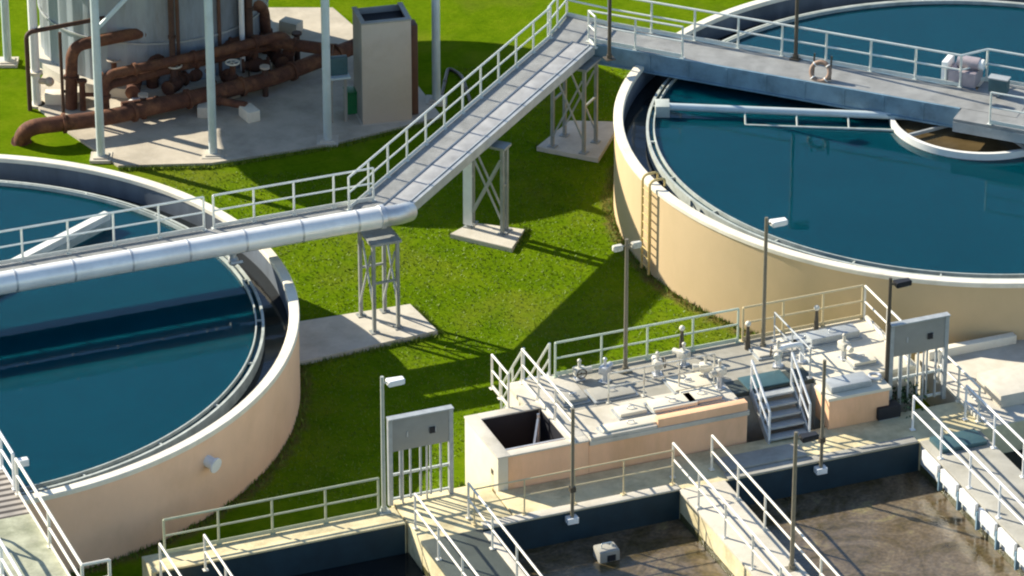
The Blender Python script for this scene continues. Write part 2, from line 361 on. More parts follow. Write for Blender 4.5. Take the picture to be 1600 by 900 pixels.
# outlet stub on the pink tank
a = math.atan2(at(328, 741, 1.35).y-LC.y, at(328, 741, 1.35).x-LC.x)
sx, sy = math.cos(a), math.sin(a)
obj('pipe_stub', MB().tube((sx*(RT-.05), sy*(RT-.05), 1.75), (sx*(RT+.3), sy*(RT+.3), 1.7), .17, 16).tube((sx*(RT+.26), sy*(RT+.26), 1.705), (sx*(RT+.32), sy*(RT+.32), 1.695), .22, 16), 'white', tl)
# ladder on the tan tank
a = math.atan2(at(1010, 290, HR).y-RC.y, at(1010, 290, HR).x-RC.x)
lad = obj('ladder', MB(), 'yellow', tr)
lad.location = (math.cos(a)*(RT+.16), math.sin(a)*(RT+.16), 0); lad.rotation_euler = (0, 0, a)
for s in (-1, 1):
    obj('stile', MB().sweep(fillet([(0, s*.24, .1), (0, s*.24, HR+.25), (-.5, s*.24, HR+.25), (-.5, s*.24, HR)], .2), .04, 8), 'yellow', lad)
for k in range(10): obj('rung', MB().tube((0, -.24, .3+k*.28), (0, .24, .3+k*.28), .022, 6), 'yellow', lad)
# feed well at the centre of the tan tank
FC = Vector((14.45, 6.35, 0))
fw = thing('feed_well', 'white round feed well ring with brown scum inside, in the yellow tan clarifier', 'feed well', (FC.x, FC.y, 0))
obj('ring_wall', MB().lathe([(2.75, ZR-.5), (2.75, ZR+.22), (2.62, ZR+.22), (2.62, ZR-.5)], 72), 'beam_white', fw)
for k in range(4):
    a = R(30+90*k); obj('strut', MB().bar((math.cos(a)*2.65, math.sin(a)*2.65, ZR+.16), (math.cos(a)*.45, math.sin(a)*.45, ZR+.16), .08, .1), 'grey_steel', fw)
struct('water', MB().disc(2.63, ZR+.015, 72), 'scum_water', (FC.x, FC.y, 0))
# scum skimmer arm
p, q = at(1030, 166, ZR+.25), at(1478, 184, ZR+.25)
sk = thing('skimmer_arm', 'pale blue skimmer pipe reaching over the water from weir to feed well', 'skimmer', (0, 0, 0))
obj('boom', MB().sweep([p, q], .12, 14), 'col_blue', sk)
obj('lower_chord', MB().sweep([p.lerp(q, .3)+Vector((0, -.55, -.28)), p.lerp(q, .83)+Vector((0, -.6, -.22))], .05, 8), 'weir', sk)
for f in (.3, .48, .66, .82): obj('strut', MB().tube(p.lerp(q, f), p.lerp(q, f)+Vector((0, -.55, -.26)), .03, 6), 'weir', sk)
obj('scum_box', MB().box(-.22, .22, -.3, .3, -.3, .12, .02), 'weir', sk).location = p+Vector((.1, .0, 0))
# skimmer beam of the pink tank
p, q = at(-120, 485, ZL+.35), at(168, 336, ZL+.35)
b2 = thing('skimmer_beam', 'white diagonal skimmer beam in the pinkish clarifier behind the walkway rail', 'skimmer', (0, 0, 0))
obj('boom', MB().bar(p, q, .26, .2), 'beam_white', b2)
obj('blade', MB().bar(p+Vector((.1, -.1, -.22)), q+Vector((.1, -.1, -.22)), .05, .22), 'weir', b2)
for f in (.35, .6, .8): obj('hanger', MB().bar(p.lerp(q, f), p.lerp(q, f)+Vector((.1, -.1, -.3)), .06, .06), 'weir', b2)

# ------------------------------------------------------------------ left walkway (plant grid), pipe, footbridge, tank bridge
ZD = 3.45
wl = thing('walkway', 'straight elevated walkway crossing the pinkish clarifier beside the bright pipe', 'walkway', G(-30, .1, 0), ANG)
LW = 25.75
obj('deck', MB().box(0, LW, -.5, .62, ZD-.06, ZD), 'grating', wl)
for y in (-.47, .56): obj('girder', MB().box(0, LW-.05, y-.05, y+.05, ZD-.36, ZD-.062), 'girder', wl)
railing(wl, [(0, .6, ZD), (LW-5.2, .6, ZD)], as_part=True)
railing(wl, [(LW-4.9, .6, ZD), (LW+.05, .6, ZD)], as_part=True)

pl = thing('pipeline', 'thick bright clad pipe running along the left walkway', 'pipe', G(-30, 1.02, 0), ANG)
ZP = 3.68
obj('pipe', MB().sweep(bezline((0, 0, ZP), (25.5, 0, ZP), 12), .325, 28), 'pipe', pl)
for k in range(15):
    x = .6+k*1.72
    obj('collar', MB().sweep([(x, 0, ZP), (x+.06, 0, ZP)], .337, 28), 'galv', pl)
obj('flange', MB().sweep([(25.42, 0, ZP), (25.56, 0, ZP)], .36, 28), 'galv', pl)
obj('drain_valve', MB().cyl((20.9, -.05), .1, ZP-.62, ZP-.3, 12).ball((20.9, -.05, ZP-.55), .16).tube((20.75, -.3, ZP-.5), (21.1, -.3, ZP-.5), .05), 'grey_steel', pl)

BA = R(64.1)
bdir = Vector((math.cos(BA), math.sin(BA), 0)); bn = Vector((math.sin(BA), -math.cos(BA), 0))
B0 = bn*(-2.85)+bdir*(-3.3)
fb = thing('footbridge', 'diagonal grey footbridge over the lawn linking the two clarifiers', 'footbridge', B0, BA)
BL = 13.3
obj('deck', MB().box(0, BL, -.1, .74, ZD-.055, ZD+.005), 'grating', fb)
for y in (-.66, .68): obj('girder', MB().box(.1, BL, y-.05, y+.05, ZD-.36, ZD-.058), 'girder', fb)
for k in range(10): obj('cross_member', MB().box(.4+k*1.38, .5+k*1.38, -.6, .62, ZD-.3, ZD-.06), 'grey_steel', fb)
railing(fb, [(-.35, .7, ZD), (BL+.1, .7, ZD)], as_part=True, gap=1.3)
dt = obj('cable_duct', MB().box(-.05, BL, -.78, -.10, ZD-.05, ZD+.09, .01), 'duct', fb)
obj('lid_lip', MB().box(-.03, BL-.03, -.76, -.71, ZD+.092, ZD+.125), 'grey_steel', dt)
obj('lid_lip', MB().box(-.03, BL-.03, -.16, -.12, ZD+.092, ZD+.115), 'grey_steel', dt)
obj('edge_channel', MB().box(.2, BL, -.9, -.785, ZD-.2, ZD+.1), 'grey_steel', fb)
# elbow where the pipe meets the duct
obj('pipe_elbow', MB().sweep(fillet([(0, 0, ZP), (.55, .05, ZP-.05), (1.0, .45, ZP-.22)], .45), .30, 24), 'galv', pl).location = (25.5, 0, 0)

# landing and tank bridge
TA = R(-23.5); T0 = Vector((1.6, 11.5, 0))
tb = thing('tank_bridge', 'long bridge with blue grey girder from the landing to the centre of the tan clarifier', 'bridge', T0, TA)
TL = 15.4
def tloc(p): return Matrix.Rotation(-TA, 3, 'Z') @ (Vector(p)-T0)
EL, ER = bn*(-3.6)+bdir*10.03, bn*(-2.0)+bdir*10.03
poly = [tloc(v)[:2] for v in (EL, ER)]+[(1.3, -.74), (1.3, .74), (-.2, .9)]
obj('landing', MB().prism(poly, ZD-.09, ZD-.004), 'grating', tb)
obj('deck', MB().box(1.3, TL, -.72, .72, ZD-.06, ZD), 'grating', tb)
for y in (-.74, .74): obj('girder', MB().box(1.35, TL-1.8, y-.06, y+.06, ZD-.62, ZD-.002), 'girder', tb)
for k in range(9): obj('stiffener', MB().box(2.0+k*1.3, 2.06+k*1.3, -.83, -.8, ZD-.6, ZD-.05), 'girder', tb)
obj('bottom_flange', MB().box(1.35, TL-1.8, -.86, -.8, ZD-.66, ZD-.6), 'girder', tb)
railing(tb, [(-.2, .85, ZD), (1.3, .72, ZD), (TL-2.3, .72, ZD), (TL-1.7, 1.5, ZD), (TL+3.5, 1.5, ZD)], as_part=True, gap=1.5, r=.038)
l1 = tloc(EL); railing(tb, [(l1.x, l1.y, ZD), (-.2, .85, ZD)], as_part=True, gap=1.0)
l2 = tloc(ER); railing(tb, [(l2.x+.05, l2.y, ZD), (1.2, -.7, ZD), (4.4, -.7, ZD)], as_part=True, gap=1.3)
obj('centre_platform', MB().box(TL-1.75, TL+3.6, -1.55, 1.55, ZD-.1, ZD-.01), 'grating', tb)
obj('platform_beam', MB().box(TL-1.75, TL+3.6, -1.58, -1.45, ZD-.42, ZD-.105).box(TL-1.75, TL+3.6, 1.45, 1.58, ZD-.42, ZD-.105).box(TL-1.75, TL-1.6, -1.44, 1.44, ZD-.4, ZD-.105), 'grey_steel', tb)
railing(tb, [(TL+3.5, -1.5, ZD), (TL-.6, -1.5, ZD)], as_part=True, gap=1.3, r=.03)
obj('pier', MB().cyl((TL-1.3, 0), .45, 0, ZD-.1, 24), 'grey_concrete', tb)
du = thing('drive_unit', 'grey pink motor and gearbox on the centre platform of the tank bridge', 'motor', at(1508, 128, ZD), TA)
obj('gearbox', MB().box(-.45, .45, -.4, .4, 0, .5, .05), 'mauve', du)
obj('motor', MB().sweep([(-.25, 0, .68), (.45, 0, .68)], .2, 16).box(-.1, .3, -.1, .1, .48, .6), 'mauve', du)
obj('fan_cover', MB().sweep([(.45, 0, .68), (.58, 0, .68)], .17, 16), 'white', du)
obj('chain_guard', MB().box(-.68, -.48, -.36, .36, -.05, .72, .03), 'white', du)
ds = thing('drop_ladder', 'pale ladder hanging from the centre platform down to the water', 'ladder', at(1478, 168, ZD-.9), TA)
for s in (-.18, .18): obj('stile', MB().tube((0, s, -.35), (0, s, 1.5), .03), 'rail', ds)
for k in range(6): obj('rung', MB().tube((0, -.18, -.2+k*.28), (0, .18, -.2+k*.28), .02, 6), 'rail', ds)
cb = thing('control_box', 'small dark green control box on the centre platform rail', 'box', at(1560, 150, ZD), TA)
obj('case', MB().box(-.3, .3, -.15, .15, .15, .6, .02), 'teal', cb); obj('stand', MB().cyl((0, 0), .05, 0, .15), 'grey_steel', cb); obj('lid', MB().box(-.32, .32, -.17, .17, .603, .64), 'grey_steel', cb)
# life ring
lr = thing('life_ring', 'faded brownish life ring hung outside the tank bridge', 'life ring', at(1282, 112, 3.72), TA)
obj('ring', MB().torus((0, 0, 0), .3, .075, 28, 10, Matrix.Rotation(R(68), 3, 'X')), 'orange', lr)
for k in range(4):
    a = R(45+90*k); pv = Matrix.Rotation(R(68), 3, 'X') @ Vector((.3*math.cos(a), .3*math.sin(a), 0))
    obj('band', MB().torus(pv, .07, .02, 12, 6, Matrix.Rotation(R(68), 3, 'X') @ Matrix.Rotation(a, 3, 'Z') @ Matrix.Rotation(R(90), 3, 'X')), 'white', lr)
obj('bracket', MB().bar((-.28, .12, -.35), (-.28, .2, .5), .05, .05).bar((.28, .12, -.35), (.28, .2, .5), .05, .05), 'dark_metal', lr)

# support trestles
def trestle(label, cen, rz, w, d, zt, zb=.15, plate=False):
    t = thing('support_trestle', label, 'trestle', (cen[0], cen[1], 0), rz, 'steel trestles under the footbridge')
    for x in (-d/2, d/2):
        for y in (-w/2, w/2):
            l = obj('leg', MB().box(x-.05, x+.05, y-.05, y+.05, zb, zt), 'trestle', t)
            obj('base_plate', MB().box(x-.13, x+.13, y-.13, y+.13, zb, zb+.03), 'trestle', l)
        obj('brace', MB().bar((x+.06, -w/2+.05, zb+.4), (x+.06, w/2-.05, zt-.35), .05, .05), 'grey_steel', t)
        obj('brace', MB().bar((x-.06, w/2-.05, zb+.4), (x-.06, -w/2+.05, zt-.35), .05, .05), 'grey_steel', t)
    for y in (-w/2, w/2): obj('strut', MB().bar((-d/2, y, zb+1.6), (d/2, y, zb+1.6), .06, .06), 'trestle', t)
    obj('cap_beam', MB().box(-d/2-.1, d/2+.1, -w/2-.12, w/2+.12, zt, zt+.08), 'trestle', t)
    if plate: obj('cover_plate', MB().box(-d/2-.1, -d/2-.06, w/2-.15, w/2+.14, zb+.1, zt-.1), 'white', t)
    return t
trestle('grey braced trestle on the long pad beside the pinkish clarifier, under the bend of walkway', G(-4.55, .85, 0), ANG, 1.15, .75, ZD-.44)
trestle('grey braced trestle on the small square pad in the middle of the lawn', (-.75, 3.72), BA, 1.15, .3, ZD-.44, plate=True)
trestle('grey braced trestle under the landing beside the tan clarifier', (1.98, 9.75), BA, 1.1, .9, ZD-.44)
# pads
def pad(label, pts, z=.15):
    o = obj('concrete_pad', MB().prism(pts, -.1, z, .012), 'concrete'); return solo(o, label, 'concrete pad', 'concrete pads under the trestles')
def cc(ps): return [(p.x, p.y) for p in ps]
pad('long pale concrete pad reaching from the pinkish clarifier under the bend of walkway', cc([G(-7.6, -.1), G(-7.6, 2.35), G(-3.15, 2.0), G(-3.3, .1)][::1]))
pad('small square concrete pad alone in the lawn under the footbridge', cc([at(703, 365, .15), at(800, 388, .15), at(820, 358, .15), at(737, 347, .15)]))
pad('grey concrete pad against the tan clarifier under the landing', cc([at(838, 229, .15), at(935, 248, .15), at(970, 190, .15), at(890, 188, .15)]))

# ------------------------------------------------------------------ lamp posts
def lamp(label, loc, rz=0, h=4.15, m='pole', heads=(1,), headm='grey_steel', group='slim lamp posts', hs=1.0):
    t = thing('lamp_post', label, 'lamp post', loc, rz, group)
    obj('pole', MB().sweep([(0, 0, .03), (0, 0, h)], .05, 10, rr=[.062, .05]), m, t)
    obj('base_plate', MB().box(-.16, .16, -.16, .16, 0, .035, .006).cyl((0, 0), .09, .035, .16, 12), m, t)
    for s in heads:
        obj('arm', MB().tube((0, 0, h-.2), (s*.22, 0, h-.2), .03), m, t)
        hd = obj('lamp_head', MB().prism([(s*.14, -.15*hs), (s*.14, .15*hs), (s*(.14+.48*hs), .11*hs), (s*(.14+.48*hs), -.11*hs)][::1 if s < 0 else -1], h-.3, h-.14, .02), headm, t)
        obj('lens', MB().box(min(s*.2, s*(.14+.4*hs)), max(s*.2, s*(.14+.4*hs)), -.08*hs, .08*hs, h-.318, h-.302), 'lens', hd)
    return t
lamp('pale grey lamp post at the corner of the concrete strip left of the panel rack', at(600, 800, 1.1), ANG, m='pole_pale', headm='white')
lamp('twin headed lamp post in front of the lawn at the back of the platform', at(977, 580, 2.1), ANG, heads=(-1, 1), m='pole', headm='gear', hs=.6)
lamp('brown lamp post rising in front of the tan clarifier wall and water', at(1192, 545, 2.1), ANG, headm='white')
lamp('dark lamp post with black head beside the right panel rack', at(1383, 640, 1.1), ANG, headm='black', m='dark_metal')
lamp('brown lamp post with black head standing on the middle basin walkway', at(1237, 890, 1.1), ANG, headm='black')
lamp('dark lamp post rising from the landing at the top of the footbridge', at(952, 92, ZD), ANG, m='dark_metal', headm='dark_metal')
lamp('dark lamp post rising from the tank bridge, mirrored in the clarifier', at(1243, 92, ZD), TA, m='dark_metal', headm='dark_metal')
def wallpole(label, u):
    t = thing('mast', label, 'mast', G(u, 15.0, .85), ANG, 'bare masts on the far basin wall')
    obj('pole', MB().sweep([(0, 0, 0), (0, 0, 3.5)], .05, 10), 'pole', t)
    obj('bracket', MB().box(-.16, .16, -.1, .14, -.02, .16, .02), 'white', t)
    obj('clamp', MB().box(-.08, .08, -.07, .07, .95, 1.1), 'dark_metal', t)
wallpole('bare brown mast on the basin wall in front of the dark channel opening', -4.22)
wallpole('bare brown mast on the basin wall in front of the short steps', 3.18)

# ------------------------------------------------------------------ foreground basins
ZF = 1.1; ZB = .2
def gbox(name, u0, u1, v0, v1, z0, z1, m, parent=None, bev=.015):   # box in plant coordinates, local to an ANG-rotated frame at the origin
    return obj(name, MB().box(u0, u1, -v1, -v0, z0, z1, bev), m, parent)
def gthing(name, label, cat, group=None): return thing(name, label, cat, (0, 0, 0), ANG, group)
def gsolo(name, u0, u1, v0, v1, z0, z1, m, label, cat, group=None, bev=.015):
    mb = MB().box(-(u1-u0)/2, (u1-u0)/2, -(v1-v0)/2, (v1-v0)/2, 0, z1-z0, bev); o = obj(name, mb, m)
    return solo(o, label, cat, group, G((u0+u1)/2, (v0+v1)/2, z0), ANG)
fwl = gthing('basin_wall', 'yellowish concrete strip with railing in front of the pinkish clarifier', 'wall')
gbox('wall_top', -15.7, -8.55, 12.85, 13.8, -.5, ZF, 'old_concrete', fwl)
gbox('shade_face', -15.6, -8.6, 13.803, 13.83, -.4, ZF-.03, 'shade_wall', fwl, 0)  # thin panel darkened to carry the wall face's shade
gbox('coping', -15.7, -8.6, 13.55, 13.84, ZF, ZF+.05, 'old_concrete', fwl, .01)
fwr = gthing('basin_wall', 'far concrete wall of the brown basins, stained and light, under the orange tan channel box', 'wall')
gbox('wall_top', -8.5, -5.75, 12.5, 14.85, -.5, ZF, 'old_concrete', fwr)
gbox('wall_top', -5.7, 18, 13.12, 14.85, -.5, ZF, 'old_concrete', fwr)
gbox('shade_face', -6.8, -1.0, 14.853, 14.87, -.4, ZF-.03, 'shade_wall', fwr, 0)
gbox('shade_face', .33, 6.25, 14.853, 14.87, -.4, ZF-.03, 'shade_wall', fwr, 0)
gbox('coping', -6.7, -.98, 14.55, 14.88, ZF, ZF+.05, 'concrete', fwr, .01)
gbox('coping', .45, 6.2, 14.55, 14.88, ZF, ZF+.05, 'grey_concrete', fwr, .01)
gbox('cover_slab', .5, 3.0, 13.75, 14.5, ZF, ZF+.09, 'grey_concrete', fwr, .01)

# walkways between the basins
def bwalk(label, u0, u1, deckm, wallm, railm):
    t = gthing('basin_walkway', label, 'walkway', 'walkways between the basins')
    gbox('wall', u0, u1, 14.9, 34, -1.5, ZF-.062, wallm, t, 0)
    gbox('tide_mark', u0-.012, u0-.002, 14.9, 34, ZB-.1, ZB+.2, 'slime', t, 0)
    gbox('deck', u0-.04, u1+.04, 14.87, 34, ZF-.06, ZF+.03, deckm, t, .008)
    for u in (u0+.06, u1-.06):
        railing(t, [(u, -14.2, ZF+.03), (u, -30, ZF+.03)], m=railm, as_part=True, toe=False, gap=1.7)
    return t
w1 = bwalk('narrow basin walkway with cream rails, leftmost of the four', -15.65, -14.3, 'concrete', 'old_concrete', 'rail_warm')
w2 = bwalk('basin walkway with grey green grating deck, leading from the panel rack', -8.5, -6.85, 'grating_dark', 'old_concrete', 'rail_warm')
w3 = bwalk('basin walkway with pale cream concrete deck between the two brown pools', -.98, .3, 'concrete', 'old_concrete', 'rail_warm')
w4 = bwalk('basin walkway with smooth grey deck and ribbed white side wall', 6.3, 8.05, 'grey_concrete', 'rib_white', 'white')
gbox('edge_plate', -6.84, -6.62, 15.1, 34, ZF-.05, ZF+.06, 'concrete', w2, .01)
for k in range(13):
    gbox('rib', 6.12, 6.22, 15.3+k*1.15, 16.25+k*1.15, .72, ZF+.0, 'white', w4, .01)
    gbox('buttress', 6.13, 6.255, 16.29+k*1.15, 16.36+k*1.15, .35, ZF-.2, 'girder', w4, .0)
gbox('end_cover', 6.5, 7.9, 14.95, 15.75, ZF+.032, ZF+.16, 'teal', w4, .03)
# water in the basins
def pool(u0, u1, v0, v1, m): struct('water', MB().box(u0, u1, -v1, -v0, ZB-.3, ZB), m, (0, 0, 0), ANG)
pool(-14.25, -8.52, 13.85, 34, 'dark_water')
pool(-22, -15.7, 13.85, 34, 'dark_water')
pool(-6.83, -1.0, 14.88, 34, 'sludge')
pool(.32, 6.28, 14.88, 34, 'sludge')
pool(8.07, 18, 14.88, 34, 'dark_water')

# float in the pool
fl = thing('sampler_float', 'small grey float with dark opening on the brown pool', 'float', G(-3.65, 16.05, ZB), ANG)
obj('hull', MB().box(-.3, .3, -.25, .25, -.1, .32, .06), 'grey_concrete', fl); obj('hatch', MB().box(-.08, .16, -.27, -.24, .02, .2), 'black', fl); obj('handle', MB().sweep(fillet([(-.15, 0, .3), (-.15, 0, .45), (.15, 0, .45), (.15, 0, .3)], .05), .02, 6), 'rail', fl)
# channel box with the dark opening
cbx = gthing('channel_box', 'concrete channel box with cream end wall and square dark opening', 'concrete box')
u0, u1, v0, v1, zt = -5.62, -2.95, 10.6, 13.1, 2.1
gbox('end_wall', u0, u0+.3, v0, v1, -.3, zt, 'cream_wall', cbx)
gbox('front_wall', u0+.302, u1, v1-.2, v1-.004, -.3, zt-.003, 'orange_wall', cbx)
gbox('back_wall', u0+.302, u1, v0+.004, v0+.25, -.3, zt-.003, 'cream_wall', cbx)
gbox('rim', u0-.02, u0+.36, v0-.02, v1+.02, zt, zt+.05, 'concrete', cbx, .01)
gbox('rim', u0+.363, u1, v1-.28, v1+.02, zt, zt+.05, 'concrete', cbx, .01)
gbox('rim', u0+.363, u1, v0-.02, v0+.3, zt, zt+.05, 'concrete', cbx, .01)
gbox('rim', -3.5, u1, v0+.303, v1-.283, zt, zt+.05, 'concrete', cbx, .01)
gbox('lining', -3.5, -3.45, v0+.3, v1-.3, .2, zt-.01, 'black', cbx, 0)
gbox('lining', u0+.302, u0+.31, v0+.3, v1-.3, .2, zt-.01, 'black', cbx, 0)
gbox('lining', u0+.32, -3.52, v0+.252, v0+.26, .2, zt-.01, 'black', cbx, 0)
gbox('grate_bar', u0+.36, -3.5, v1-.42, v1-.36, zt-.12, zt+.02, 'galv', cbx, 0)
obj('gate_stem', MB().tube((-3.72, -v0-.7, .6), (-3.72, -v0-.7, 2.2), .04).bar((-4.3, -v0-1.6, 1.1), (-3.75, -v0-.75, 2.05), .06, .06), 'galv', cbx)
struct('water', MB().box(u0+.3, -3.46, -v1+.2, -v0-.25, .3, .6), 'dark_water', (0, 0, 0), ANG)
gbox('outlet_stain', u0-.004, u0-.001, 12.58, 12.77, .2, 1.41, 'old_concrete', cbx, 0)
gbox('scupper', u0-.012, u0+.01, 12.6, 12.75, 1.42, 1.56, 'dark_metal', cbx, 0)

# raised platform
pf = gthing('raised_platform', 'raised concrete platform with orange tan front carrying valves and hatches', 'platform')
gbox('base', -2.94, 1.8, 9.2, 13.08, -.3, 2.1-.14, 'orange_wall', pf, 0)
gbox('base', -3.75, -2.945, 9.2, 10.55, -.3, 2.1-.14, 'cream_wall', pf, 0)
gbox('base', 1.805, 4.2, 9.2, 12.1, -.3, 2.1-.14, 'grey_concrete', pf, 0)
gbox('base', 4.205, 7.3, 9.2, 12.4, -.3, 2.1-.14, 'concrete', pf, 0)
gbox('top_slab', -3.8, -2.0, 9.15, 10.58, 1.963, 2.1, 'concrete', pf)
gbox('top_slab', -2.93, 1.85, 11.35, 13.13, 1.963, 2.1, 'concrete', pf)
gbox('top_slab', 4.3, 7.35, 9.15, 12.42, 1.963, 2.1, 'cream_wall', pf)
gbox('grating_panel', -1.997, 4.297, 9.15, 11.347, 1.963, 2.095, 'plat', pf, 0)
gbox('grating_panel', -2.93, -2.0, 10.59, 11.347, 1.963, 2.09, 'plat', pf, 0)
gbox('grating_panel', 1.853, 4.297, 11.35, 12.08, 1.963, 2.09, 'grating_dark', pf, 0)
gbox('parapet', -.9, 1.8, 12.85, 13.1, 2.103, 2.36, 'orange_wall', pf)
gbox('kerb', -2.9, -.92, 12.95, 13.12, 2.103, 2.2, 'concrete', pf)
b2x = gthing('valve_box', 'low orange tan concrete box with grey cover beside the short steps', 'concrete box')
gbox('front_wall', 4.2, 6.05, 12.42, 13.3, ZF, 2.0, 'orange_wall', b2x)
gbox('rim', 4.15, 6.1, 12.43, 13.34, 2.003, 2.1, 'cream_wall', b2x)
gbox('cover', 4.35, 5.6, 12.5, 13.1, 2.103, 2.3, 'grey_steel', b2x, .04)
obj('pipe_ring', MB().torus((5.85, -12.75, 2.2), .16, .05, 20, 8), 'galv', b2x)

# railings of the platform
def grail(label, pts, m='rail', **k):
    t = thing('railing', label, 'railing', (0, 0, 0), ANG, 'railings round the basins and platform')
    railing(t, [(u, -v, z) for u, v, z in pts], m, **k); return t
grail('pale green railing along the back edge of the platform, before the lawn', [(-2.4, 9.3, 2.1), (3.2, 9.3, 2.1)], m='rail_sage')
grail('tan railing along the back edge of the platform, before the tan clarifier wall', [(3.35, 9.3, 2.1), (7.1, 9.3, 2.1)], m='rail_tan')
grail('bright white railing on the right side of the platform, ending at the panel rack', [(7.15, 9.35, 2.1), (7.15, 12.3, 2.1)], m='rail_warm')
grail('white railing running along the left side of the platform past the dark opening', [(-3.4, 9.3, 2.1), (-3.4, 13.0, 2.15)], m='rail_warm')
grail('short white railing at the outer corner of the platform beside the stair', [(-4.3, 9.3, 2.1), (-4.3, 10.55, 2.1)], m='rail_warm', gap=.7)
grail('pale railing on the concrete strip in front of the pinkish clarifier', [(-15.1, 13.0, ZF), (-9.05, 13.0, ZF)], m='rail_olive', gap=1.35)
grail('thin dark tan railing along the basin wall under the orange tan channel box', [(-6.9, 14.6, ZF+.05), (-1.1, 14.6, ZF+.05)], m='rail_tan', gap=1.5, toe=False, r=.022)
grail('grey railing behind the right walkway, before the pale slab', [(8.3, 14.4, ZF), (8.3, 11.9, ZF)], m='rail_warm', gap=1.2)

# stair at the platform's back corner
def steps(label, u, v, z0, z1, w, run, n, m, railm, side=1):
    t = thing('short_stair', label, 'stair', G(u, v, 0), ANG, 'short stairs of the platform')
    for k in range(n):
        z = z0+(z1-z0)*(k+.5)/n; y = -run*(1-(k+.5)/n)*side
        obj('tread', MB().box(-w/2, w/2, y-.14, y+.14, z-.03, z+.03), m, t)
    for s in (-w/2-.04, w/2+.04):
        obj('stringer', MB().bar((s, -run*side, z0), (s, 0, z1), .05, .22), 'grey_steel', t)
        h = 1.0
        r_ = obj('handrail', MB().sweep([(s, -run*side, z0+h), (s, 0, z1+h)], .036, 8).sweep([(s, -run*side, z0+h*.52), (s, 0, z1+h*.52)], .03, 8), railm, t)
        for f in (0, .5, 1): obj('post', MB().cyl((s, -run*side*(1-f)), .034, z0+(z1-z0)*f, z0+(z1-z0)*f+h, 8), railm, r_)
steps('short stair with pale rails stepping down between the orange tan boxes', 2.95, 12.15, ZF, 2.1, 1.15, 1.25, 5, 'grey_steel', 'white')
steps('small pale stair at the back left corner of the platform before the lawn', -2.9, 9.15, 0.05, 2.1, .7, -1.7, 7, 'galv', 'rail')

# valves, hatches and small gear on the platform
def actuator(name, label, loc, h=.5, m='white', rz=0, wheel=True):
    t = thing(name, label, 'valve actuator', loc, rz, 'valve actuators on the platform')
    obj('pedestal', MB().box(-.14, .14, -.14, .14, 0, .03).sweep([(0, 0, .03), (0, 0, h)], .07, 12, rr=[.09, .07]), 'galv', t)
    obj('housing', MB().box(-.17, .17, -.13, .13, h, h+.24, .05).sweep([(.15, 0, h+.12), (.36, 0, h+.12)], .09, 12), m, t)
    if wheel: obj('handwheel', MB().torus((0, -.2, h+.12), .14, .018, 18, 6, Matrix.Rotation(R(90), 3, 'X')).tube((0, -.2, h+.12), (0, -.1, h+.12), .02).bar((-.13, -.2, h+.12), (.13, -.2, h+.12), .02, .02), 'dark_metal', t)
    obj('stem_cover', MB().sweep([(0, 0, h+.2), (0, 0, h+.42)], .045, 10).ball((0, 0, h+.44), .06), m, t)
acts = [((905, 592), .3, 'gear', 'white valve actuator just right of the left platform rail'),
        ((945, 596), .35, 'galv', 'grey valve actuator left of the twin headed lamp post'),
        ((1027, 585), .35, 'gear', 'white valve actuator on the grating right of the twin headed lamp post'),
        ((1068, 570), .4, 'gear', 'white valve actuator near the end of the green railing'),
        ((1102, 588), .4, 'gear', 'white valve actuator alone in the middle of the grating'),
        ((1124, 606), .55, 'gear', 'large white valve actuator left of the short steps'),
        ((1215, 572), .5, 'gear', 'tall white valve actuator behind the short steps'),
        ((1318, 560), .55, 'gear', 'white valve actuator behind the low orange tan box')]
for i, ((px, py), h, m, lb) in enumerate(acts): actuator('valve_actuator', lb, at(px, py, 2.1), h*(.45+.1*(i*7 % 4)), m, ANG+R(40*i), i % 2 == 0)
def hatch(label, px, py, w, d, m='cream_wall', z=2.1, h=.1):
    t = thing('hatch_cover', label, 'hatch cover', at(px, py, z), ANG, 'hatch covers on the platform')
    obj('lid', MB().box(-w/2, w/2, -d/2, d/2, .05, .05+h, .02), m, t); obj('frame', MB().box(-w/2-.06, w/2+.06, -d/2-.06, d/2+.06, 0, .05), 'grey_steel', t)
    obj('handle', MB().sweep(fillet([(-.1, 0, .04+h), (-.1, 0, .12+h), (.1, 0, .12+h), (.1, 0, .04+h)], .03), .015, 6), 'galv', t)
hatch('long pale hatch cover at the front edge of the platform', 985, 668, 1.7, .42)
hatch('pale square hatch cover behind the long front one', 985, 645, .8, .5)
hatch('pale hatch cover in the middle of the row before the parapet', 1050, 634, 1.3, .62)
hatch('pale hatch cover right of the middle one, before the parapet', 1095, 622, 1.0, .7)
hatch('grey hatch cover on the platform behind the dark channel opening', 895, 625, .7, .5, 'grey_concrete')
hatch('grey raised hatch cover on the pale right part of the platform', 1300, 530, 1.5, .5, 'grey_steel', h=.2)
hatch('pale hatch cover behind the right mast on the platform', 1345, 565, .7, .6)
hatch('flat cream hatch cover on the grating left of the single white actuator', 1075, 600, 1.1, .8, 'cream_wall', 2.097, .05)
hatch('flat grey hatch cover in front of the twin headed lamp post', 955, 615, 1.2, .7, 'grey_concrete', 2.097, .05)
hatch('flat pale hatch cover behind the brown lamp post foot', 1215, 548, 1.4, .6, 'concrete', 2.097, .05)
hatch('flat grey hatch cover at the foot of the dark bollard near the tan railing', 1262, 532, 1.2, .6, 'grey_steel', 2.097, .05)
grail('pale inner railing across the platform behind the hatch covers', [(-1.6, 11.25, 2.1), (1.6, 11.25, 2.1)], m='gear', gap=1.05, toe=False, r=.026, h=.9)
grail('low grey railing on the platform behind the low orange tan box', [(4.2, 9.6, 2.1), (4.2, 12.0, 2.1)], m='grey_steel', gap=1.2, toe=False, r=.026, h=.9)
